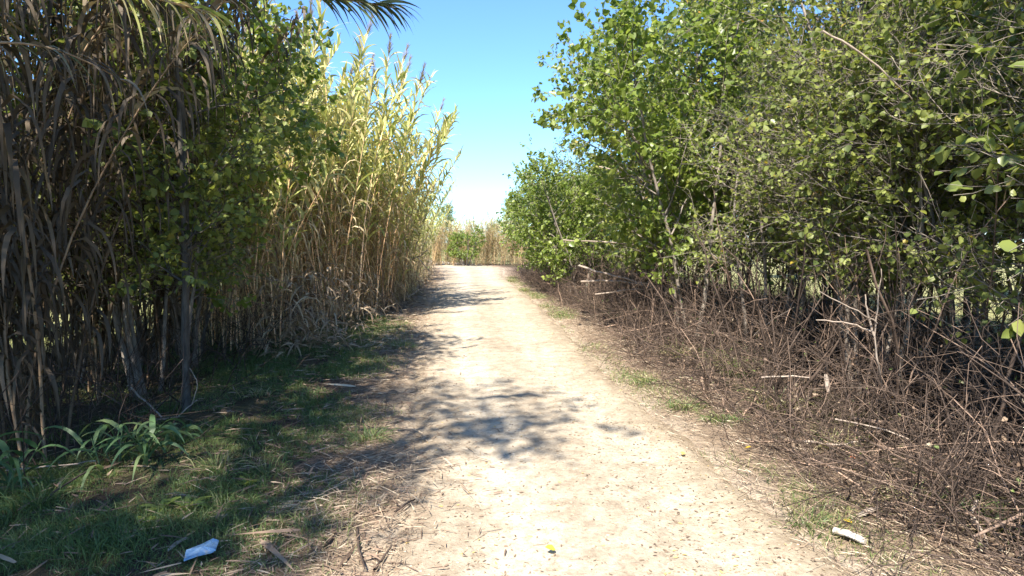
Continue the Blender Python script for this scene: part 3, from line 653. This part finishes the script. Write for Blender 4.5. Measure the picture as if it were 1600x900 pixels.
def chips():
    rng = np.random.default_rng(29); mb = MB(); n = 17000
    Y = 2.3+20*rng.random(n)**1.8; u = rng.random(n); X = pl(Y)+(pr(Y)-pl(Y))*u
    keep = rng.random(n) < .22+.8*np.abs(u-.47)+.5*(fbm(X*2, Y*2, 5)-.44)+.3*(u > .6); X = X[keep]; Y = Y[keep]; n = len(X)
    a = rng.random(n)*6.28; D = np.stack([np.cos(a), np.sin(a), 0*a], -1)
    N = unit(rng.normal(0, .25, (n, 3))+np.array([0, 0, 1.])); L = .009+.024*rng.random(n)**2
    leaves(mb, np.stack([X, Y, surf(X, Y)+.003], -1), D, N, L, L*.4, np.clip(rng.random(n)**.8, 0, .97), .3, -.1)
    return mb
solo('leaf_crumbs', chips().mesh('leaf_crumbs', M_chip), 'tiny crumbled brown leaf bits sprinkled on the sandy path', 'leaf litter', kind='stuff')
def pebbles():
    rng = np.random.default_rng(39); mb = MB(); n = 5000
    Y = 2.3+12*rng.random(n)**1.7; X = pl(Y)+(pr(Y)-pl(Y))*rng.random(n)
    t = (1+5**.5)/2; V = unit(np.array([(-1, t, 0), (1, t, 0), (-1, -t, 0), (1, -t, 0), (0, -1, t), (0, 1, t), (0, -1, -t), (0, 1, -t), (t, 0, -1), (t, 0, 1), (-t, 0, -1), (-t, 0, 1)], float))
    F = np.array([(0, 11, 5), (0, 5, 1), (0, 1, 7), (0, 7, 10), (0, 10, 11), (1, 5, 9), (5, 11, 4), (11, 10, 2), (10, 7, 6), (7, 1, 8), (3, 9, 4), (3, 4, 2), (3, 2, 6), (3, 6, 8), (3, 8, 9), (4, 9, 5), (2, 4, 11), (6, 2, 10), (8, 6, 7), (9, 8, 1)])
    s = .003+.006*rng.random(n)**3; W = V[None]*(1+rng.normal(0, .15, (n, 12, 1)))*s[:, None, None]*np.array([1.2, 1, .6])
    W = W+np.stack([X, Y, surf(X, Y)+s*.1], -1)[:, None]
    mb.add(W, (F[None]+(np.arange(n)*12)[:, None, None]).reshape(-1, 3), np.repeat(.45+.5*rng.random(n), 20)); return mb
solo('gravel', pebbles().mesh('gravel', M_litter, False), 'small sandy pebbles loose on the path', 'gravel', kind='stuff')

# ------------------------------------------------------------------ single branches, sticks and sprouts
def stick(name, label, cat, pts, r0, r1, mat, twigs=(), leaves_at=None, group=None):
    """pts: world points; twigs: list of (points, r0, r1), each a part"""
    base = np.array(pts[0], float); t = thing(name, label, cat, base, 0, group)
    def tube_mesh(nm, q, a, b, seed):
        rng = np.random.default_rng(seed); q = np.array(q, float)-base; k = (len(q)-1)*4+1
        tt = np.linspace(0, len(q)-1, k); i = np.minimum(tt.astype(int), len(q)-2); u = (tt-i)[:, None]; P = q[i]*(1-u)+q[i+1]*u
        for _ in range(2): P[1:-1] = (P[:-2]+P[1:-1]*2+P[2:])/4
        P[1:-1] += rng.normal(0, a*.45, P[1:-1].shape)
        mb = MB(); Rr = np.linspace(a, b, k); Rr = Rr*(1+rng.normal(0, .08, k)); tubes(mb, P[None], Rr[None], 8)
        mb.add(np.vstack([P[-1:]+.0, mb.v[0][-8:]]), np.array([[0, 1+j, 1+(j+1) % 8] for j in range(8)]), .5)
        return mb.mesh(nm, mat)
    part('branch', tube_mesh('branch', pts, r0, r1, len(label)), t)
    for j, (q, a, b) in enumerate(twigs): part('twig', tube_mesh('twig', q, a, b, j+len(label)), t)
    if leaves_at is not None:
        rng = np.random.default_rng(3); mb = MB(); q = np.array(leaves_at)-base; n = len(q)
        d = rng.normal(0, .7, (n, 3))+np.array([0, -.4, .3]); leaves(mb, q, d, unit(rng.normal(0, .3, (n, 3))+np.array([0, -.5, 1.])), .055, .05, .6+.4*rng.random(n)); part('leaf_cluster', mb.mesh('leaf_cluster', M_leafb), t)
    return t
g = lambda px, py, z=.02: gr(px, py, z)
stick('dead_branch', 'bleached forked dead branch lying at the bottom right corner with its tip raised', 'branch',
      [at(1562, 895, 3.05), at(1540, 845, 3.2), at(1516, 800, 3.35), at(1528, 782, 3.4)], .012, .008, M_pale,
      [([at(1516, 800, 3.35), at(1535, 830, 3.2), at(1552, 870, 3.1)], .006, .003), ([at(1518, 803, 3.34), at(1490, 795, 3.45), at(1470, 790, 3.6)], .005, .003)])
stick('green_shoot', 'thin trailing shoot with two small green leaf tufts near the bottom right', 'shoot',
      [at(1510, 803, 3.4), at(1475, 807, 3.5), at(1430, 797, 3.6), at(1395, 795, 3.7)], .005, .003, M_twig, [], [at(1425, 793, 3.6), at(1428, 790, 3.6), at(1420, 795, 3.6), at(1443, 800, 3.55), at(1440, 797, 3.56)])
stick('forked_sapling', 'bare pale forked sapling standing up out of the brown thicket, centre right', 'sapling',
      [g(1385, 660), at(1375, 590, 4.4), at(1366, 525, 4.4), at(1372, 470, 4.35), at(1377, 420, 4.3)], .009, .003, M_pale,
      [([at(1366, 525, 4.4), at(1355, 490, 4.4), at(1352, 460, 4.4)], .008, .004), ([at(1366, 520, 4.4), at(1330, 505, 4.45), at(1275, 500, 4.5)], .007, .003), ([at(1370, 505, 4.38), at(1345, 488, 4.3), at(1280, 455, 4.3)], .006, .003)])
for pts, lab, a in [([at(1190, 590, 5.2), at(1230, 588, 5.1), at(1265, 590, 5.0)], 'thin pale stick level above the tall grass tuft on the right', .008),
    ([at(1255, 690, 4.5), at(1300, 695, 4.4), at(1340, 690, 4.4)], 'grey stick lying just above the dark litter on the right', .008),
    ([at(1305, 655, 4.3), at(1370, 668, 4.2), at(1425, 688, 4.1)], 'long thin grey stick slanting down through the right thicket', .006),
    ([at(905, 415, 12.5), at(960, 432, 11.8), at(1030, 448, 11.2)], 'upper bleached branch sticking out of the thicket towards the path', .022),
    ([at(908, 440, 12.3), at(970, 438, 11.9), at(1028, 450, 11.2)], 'middle bleached branch sticking out of the thicket towards the path', .02),
    ([at(930, 460, 12.0), at(985, 452, 11.6), at(1030, 452, 11.2)], 'lower bleached branch sticking out of the thicket towards the path', .016),
    ([at(1004, 545, 9.9), at(1030, 525, 9.8), at(1082, 515, 9.6)], 'arched pale stick resting on the litter at the thicket edge', .015),
    ([at(1178, 525, 7.5), at(1200, 505, 7.3), at(1240, 480, 7.0)], 'crooked pale stick reaching up right from the thicket centre', .011),
    ([at(880, 375, 14.0), at(960, 378, 12.8), at(1055, 392, 11.5)], 'long bare branch running out level under the bright boughs', .016),
    ([at(935, 260, 12.5), at(990, 275, 11.6), at(1040, 290, 11)], 'bare grey branch crossing in front of the right crowns', .012),
    ([at(1285, 48, 4.2), at(1345, 80, 4.2), at(1400, 130, 4.2), at(1425, 155, 4.3)], 'sunlit snapped branch slanting down among the upper right leaves', .007)]:
    stick('dead_branch', lab, 'branch', pts, a, a*.55, M_pale)
# left-hand sticks
stick('dry_stalk', 'long pale dry stalk slanting from the bottom left corner up to the cane sprout', 'stalk', [g(-40, 905, .05), at(20, 840, 3.4), at(80, 770, 3.7), at(140, 735, 4.0)], .010, .005, M_twig)
stick('dry_stalk', 'lower pale stalk lying nearly level across the bottom left grass', 'stalk', [g(-20, 880), g(60, 830), g(150, 800)], .006, .003, M_pale)
stick('dry_stalk', 'thin dry stalk level with the base of the cane sprout', 'stalk', [at(10, 735, 4.1), at(90, 728, 4.1), at(150, 720, 4.2)], .006, .004, M_pale)
stick('dead_branch', 'grey dead stick leaning against the twin trunks at the left', 'branch', [at(200, 603, 5.9), at(235, 635, 5.7), at(262, 660, 5.6)], .010, .007, M_pale)
stick('dead_branch', 'thin forked twig leaning beside the twin trunks', 'branch', [at(265, 665, 5.5), at(290, 640, 5.6), at(308, 625, 5.7)], .007, .004, M_pale, [([at(300, 632, 5.65), at(311, 600, 5.7), at(296, 575, 5.7)], .005, .003)])
stick('broken_cane', 'broken cane bent out of the row above the left path edge', 'cane', [at(630, 450, 17), at(636, 405, 16.6), at(655, 402, 16.2), at(668, 390, 16)], .022, .012, M_pale, [([at(652, 402, 16.2), at(664, 415, 16), at(672, 425, 16)], .012, .006)])
stick('dead_branch', 'twiggy fallen branch lying at the foot of the canes beside the path', 'branch', [g(515, 500), g(560, 503), g(600, 497), g(640, 493)], .016, .008, M_twig, [([g(560, 503), at(590, 470, 13.2), at(610, 462, 13.2)], .010, .005)])
stick('dead_branch', 'long thin branch lying across the dark foot of the canes on the left', 'branch', [at(400, 470, 10.6), at(450, 472, 10.6), at(500, 490, 11), at(540, 502, 11.5)], .012, .008, M_twig, [([at(450, 472, 10.6), at(480, 460, 11), at(530, 455, 11.2)], .008, .004)])
stick('dead_branch', 'pale bent stick on the sunlit litter where the left row meets the path', 'branch', [at(637, 465, 16), at(655, 452, 17), at(680, 452, 17)], .018, .010, M_pale)
for i, (q, lab) in enumerate([([g(508, 855), g(525, 835), g(545, 815), g(558, 800)], 'short curved brown twig in the bottom centre straw'), ([g(558, 825), g(560, 855), g(570, 888)], 'brown twig pointing down towards the bottom edge beside the sandy path'),
                              ([g(585, 890), g(600, 870), g(612, 852)], 'little dark twig at the bottom edge where straw meets sand'), ([g(617, 800), g(632, 788), g(648, 780)], 'tiny dark twig on the sand at the left path edge')]):
    stick('twig', lab, 'twig', q, .007, .004, M_twig)

# pale wood chunk, bark piece, bright bark strip hanging in the thicket
def bark_piece(name, label, a, b, w, mat, h=.02):
    a = np.array(a, float); b = np.array(b, float); k = 10; rng = np.random.default_rng(len(label)); P = a+(b-a)*np.linspace(0, 1, k)[:, None]
    P[:, 2] += .008*np.sin(np.linspace(0, 3, k))+h*.4; d = unit(b-a); s = unit(np.cross(d, [0, 0, 1.])) if abs(d[2]) < .8 else np.array([1., 0, 0]); u = np.cross(s, d)
    ang = np.arange(10)*2*math.pi/10; Rw = w*(.55+.45*np.sin(np.linspace(.35, 2.9, k)))*(1+rng.normal(0, .08, k))
    V = P[:, None]+s*(Rw[:, None]*np.cos(ang)[None])[..., None]+u*(h*.5*np.sin(ang)*(1+.2*rng.normal(size=(k, 10))))[..., None]-a
    j = np.arange(k-1)[:, None]; i = np.arange(10)[None]; F = np.stack([j*10+i, j*10+(i+1) % 10, (j+1)*10+(i+1) % 10, (j+1)*10+i], -1).reshape(-1, 4)
    mb = MB(); mb.add(V, F, .5); V2 = V.reshape(-1, 3)
    mb.add(V2[:10], np.array([list(range(9, -1, -1))]), .5); mb.add(V2[-10:], np.array([list(range(10))]), .5)
    solo(name, mb.mesh(name, mat, False), label, 'wood piece' if 'wood' in name else 'bark', loc=a)
M_white = mat_bark('white_wood', (.26, .21, .16), (.66, .60, .50), 30, .6)
bark_piece('wood_piece', 'whitish piece of split wood lying at the right path edge near the bottom', g(1303, 832), g(1352, 850), .028, M_white, .03)
bark_piece('bark_strip', 'tan curl of bark lying on the straw above the whitish wood piece', g(1342, 808), g(1372, 797), .018, M_pale, .02)
bark_piece('bark_strip', 'cream strip of bark hanging upright in the right thicket', at(1290, 586, 4.6), at(1294, 614, 4.6), .016, M_pale, .012)
bark_piece('bark_strip', 'grey piece of bark lying above the blue paper scrap', g(262, 862), g(292, 842), .014, M_pale, .012)

# blue-white scrap
def scrap():
    m, t, b, out = mat_new('printed_paper'); p = pos(t)
    c = ramp(t, noise(t, 28, 4, p), [(.4, (.22, .38, .56)), (.62, (.42, .58, .70))])
    c = mixc(t, ramp(t, noise(t, 13, 3, p), [(.60, (0, 0, 0)), (.68, (1, 1, 1))]), c, (.62, .50, .36))
    t.links.new(c, b.inputs['Base Color']); b.inputs['Roughness'].default_value = .35
    px = [(287, 875), (291, 859), (312, 851), (333, 841), (342, 844), (337, 858), (330, 862), (308, 867)]
    top = [g(x, y, .05+.014*(i % 2)) for i, (x, y) in enumerate(px)]; c0 = np.mean(top, 0); c0[2] = .03
    k = len(top); V = np.array(top+[c0+np.array([0, 0, .038])]); V2 = V.copy(); V2[:, 2] -= .008
    F = [[i, (i+1) % k, k] for i in range(k)]; F += [[(i+1) % k+k+1, i+k+1, 2*k+1] for i in range(k)]
    Q = [[i, i+k+1, (i+1) % k+k+1, (i+1) % k] for i in range(k)]
    mb = MB(); W = np.vstack([V, V2])-c0; mb.add(W, np.array(F), .5); mb.add(W, np.array(Q), .5)
    solo('paper_scrap', mb.mesh('paper_scrap', m, False), 'crumpled light blue printed paper or packet lying on the dark grass, bottom left', 'litter', loc=c0)
scrap()

# young cane sprouts: wide arching leaves
M_sprout = mat_leaf('sprout_leaf', [(0, (.06, .12, .05)), (.7, (.11, .19, .085)), (1, (.22, .28, .12))], .35, .45)
def sprout(label, x, y, h, n, seed, L=.45, spread=.8, mat=None, W=.035, name='cane_sprout', cat='cane sprout'):
    rng = np.random.default_rng(seed); z = float(gz(x, y)); t = thing(name, label, cat, (x, y, z))
    ns = 4
    for s in range(ns):
        a = rng.random()*6.28; k = 6; P = np.zeros((1, k, 3)); D = unit(np.array([math.cos(a)*spread*.5, math.sin(a)*spread*.5, 1.]))
        P[0, 0] = (rng.normal(0, .05), rng.normal(0, .05), -.03)
        for i in range(1, k): P[0, i] = P[0, i-1]+D*h/(k-1); D = unit(D+rng.normal(0, .06, 3))
        mb = MB(); tubes(mb, P, np.linspace(.006, .003, k)[None], 6, r=np.array([.8])); part('stem', mb.mesh('stem', mat or M_sprout), t)
        m = n//ns; tt = .15+.85*(np.arange(m)+rng.random(m)*.5)/m; S, T = interp_poly(P, tt[None]); S = S[0]
        fa = rng.random()*6.28+np.arange(m)*math.pi+rng.normal(0, .5, m); D = np.stack([np.cos(fa), np.sin(fa), .9+.5*rng.random(m)], -1)
        F = MB(); strips(F, S, D, L*(.6+.6*rng.random(m)), W*(.7+.5*rng.random(m)), 1.6+1.4*rng.random(m), rng.random(m), 8, twist=rng.normal(0, .3, m), rng=rng)
        part('leaf_blade', F.mesh('leaf_blade', mat or M_sprout), t)
p = gr(215, 735); sprout('young cane sprout with wide arching grey-green leaves below the twin trunks', p[0], p[1], .34, 26, 4, .42, .9)
p = gr(165, 730); sprout('smaller cane sprout beside and left of the large arching one', p[0], p[1], .30, 16, 6, .42, .8)
p = gr(-5, 770); sprout('cane sprout with drooping leaves cut off by the left edge', p[0], p[1], .38, 22, 8, .42, .8)
p = gr(275, 690); sprout('low cane sprout in front of the foot of the twin trunks', p[0], p[1], .16, 16, 10, .34, 1.0)
# broad leaved weeds
def weed(label, px, py, n, seed, L=.11):
    rng = np.random.default_rng(seed); x, y, _ = gr(px, py); z = float(gz(x, y)); t = thing('weed', label, 'weed', (x, y, z), 0, 'broad-leaved weeds in the left grass')
    fa = rng.random(n)*6.28; D = np.stack([np.cos(fa), np.sin(fa), .6+.8*rng.random(n)], -1); F = MB()
    strips(F, np.zeros((n, 3)), D, L*(.6+.6*rng.random(n)), .035, 1.2, .4+.6*rng.random(n), 5, rng=rng, wprof=lambda q: np.sin(np.clip(q, .04, .97)*math.pi)**.7)
    part('leaf_rosette', F.mesh('leaf_rosette', M_leafb), t)
weed('largest bright broad-leaved weed above the blue paper scrap', 292, 795, 16, 1, .15)
weed('smaller upright weed left of the largest bright weed', 252, 800, 9, 2, .11)
weed('small bright weed at the lower left of the other weeds', 228, 828, 8, 3, .08)
weed('sunlit pale weed up by the straw patch', 385, 760, 8, 4, .09)

# arching cane top over the upper left of the picture, and hanging cane leaves
def arch_cane(label, pts, n, seed, mat, L=.42, W=.03, t0=.2, down=1.5, name='arching_cane', dirbias=None):
    rng = np.random.default_rng(seed); base = np.array(pts[0]); q = np.array(pts)-base; t = thing(name, label, 'cane', base)
    k = (len(q)-1)*5+1; tt = np.linspace(0, len(q)-1, k); i = np.minimum(tt.astype(int), len(q)-2); u = (tt-i)[:, None]; P = q[i]*(1-u)+q[i+1]*u
    for _ in range(8): P[1:-1] = (P[:-2]+P[1:-1]*2+P[2:])/4
    mb = MB(); tubes(mb, P[None], np.linspace(.013, .004, k)[None], 8, r=np.array([.6])); part('stem', mb.mesh('stem', M_culm), t)
    tl = t0+(1-t0)*(np.arange(n)+rng.random(n)*.6)/n; S, T = interp_poly(P[None], np.minimum(tl, .999)[None]); S = S[0]; T = T[0]
    A = unit(np.cross(T, rng.normal(size=T.shape))); sg = np.where(np.arange(n) % 2, 1, -1)[:, None]
    D = unit(T*.9+A*.45+(dirbias if dirbias is not None else 0))
    F = MB(); strips(F, S, D, L*(.6+.6*rng.random(n))*np.interp(tl, [0, .9, 1], [1, .9, .7]), W*(.6+.6*rng.random(n)), down*(.6+.8*rng.random(n)), rng.random(n), 7, twist=rng.normal(0, .5, n), rng=rng)
    part('foliage', F.mesh('foliage', mat), t)
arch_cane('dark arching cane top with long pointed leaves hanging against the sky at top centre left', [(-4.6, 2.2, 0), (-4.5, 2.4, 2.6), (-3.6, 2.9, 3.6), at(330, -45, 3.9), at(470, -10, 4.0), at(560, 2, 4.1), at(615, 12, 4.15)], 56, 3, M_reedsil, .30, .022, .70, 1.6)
arch_cane('arching cane with long pale drooping leaves in the top left corner', [(-4.4, 1.8, 0), (-4.2, 2.1, 2.4), at(-20, -60, 3.0), at(130, -40, 3.1), at(250, 0, 3.2), at(330, 20, 3.3)], 34, 7, M_reed, .36, .026, .55, 3.2)
arch_cane('second arching cane with withered leaves at the left edge', [(-4.6, 2.6, 0), (-4.5, 2.9, 2.3), at(-30, 60, 3.7), at(90, 70, 3.8), at(200, 130, 3.9)], 40, 9, M_reeddry, .36, .022, .4, 3.5)

# single fallen leaves that stand out by colour
for i, (px, py, c, lab, L) in enumerate([(1163, 706, (.62, .42, .04), 'small yellow fallen leaf on the straw of the right verge, halfway down', .06), (1066, 717, (.60, .46, .14), 'pale yellow fallen leaf on the sand near the right path edge', .05),
        (1318, 820, (.66, .47, .05), 'bright yellow fallen leaf just above the whitish wood piece', .055), (1325, 720, (.62, .20, .10), 'orange red fallen leaf on the dark litter at the right', .05), (868, 866, (.42, .40, .07), 'yellow-green narrow leaf lying in the middle of the path near the bottom', .06)]):
    x, y, _ = gr(px, py); mb = MB(); rng = np.random.default_rng(i); k = 3
    leaves(mb, np.zeros((1, 3)), rng.normal(0, 1, (1, 3))*np.array([1, 1, .1]), np.array([[.1, -.3, 1.]]), L, L*.7, np.array([.5]), .4, -.1)
    solo('fallen_leaf', mb.mesh('fallen_leaf', mat_leaf('fallen_leaf', [(0, c), (1, c)], .3)), lab, 'fallen leaf', 'single coloured fallen leaves', loc=(x, y, float(surf(x, y))+.02))
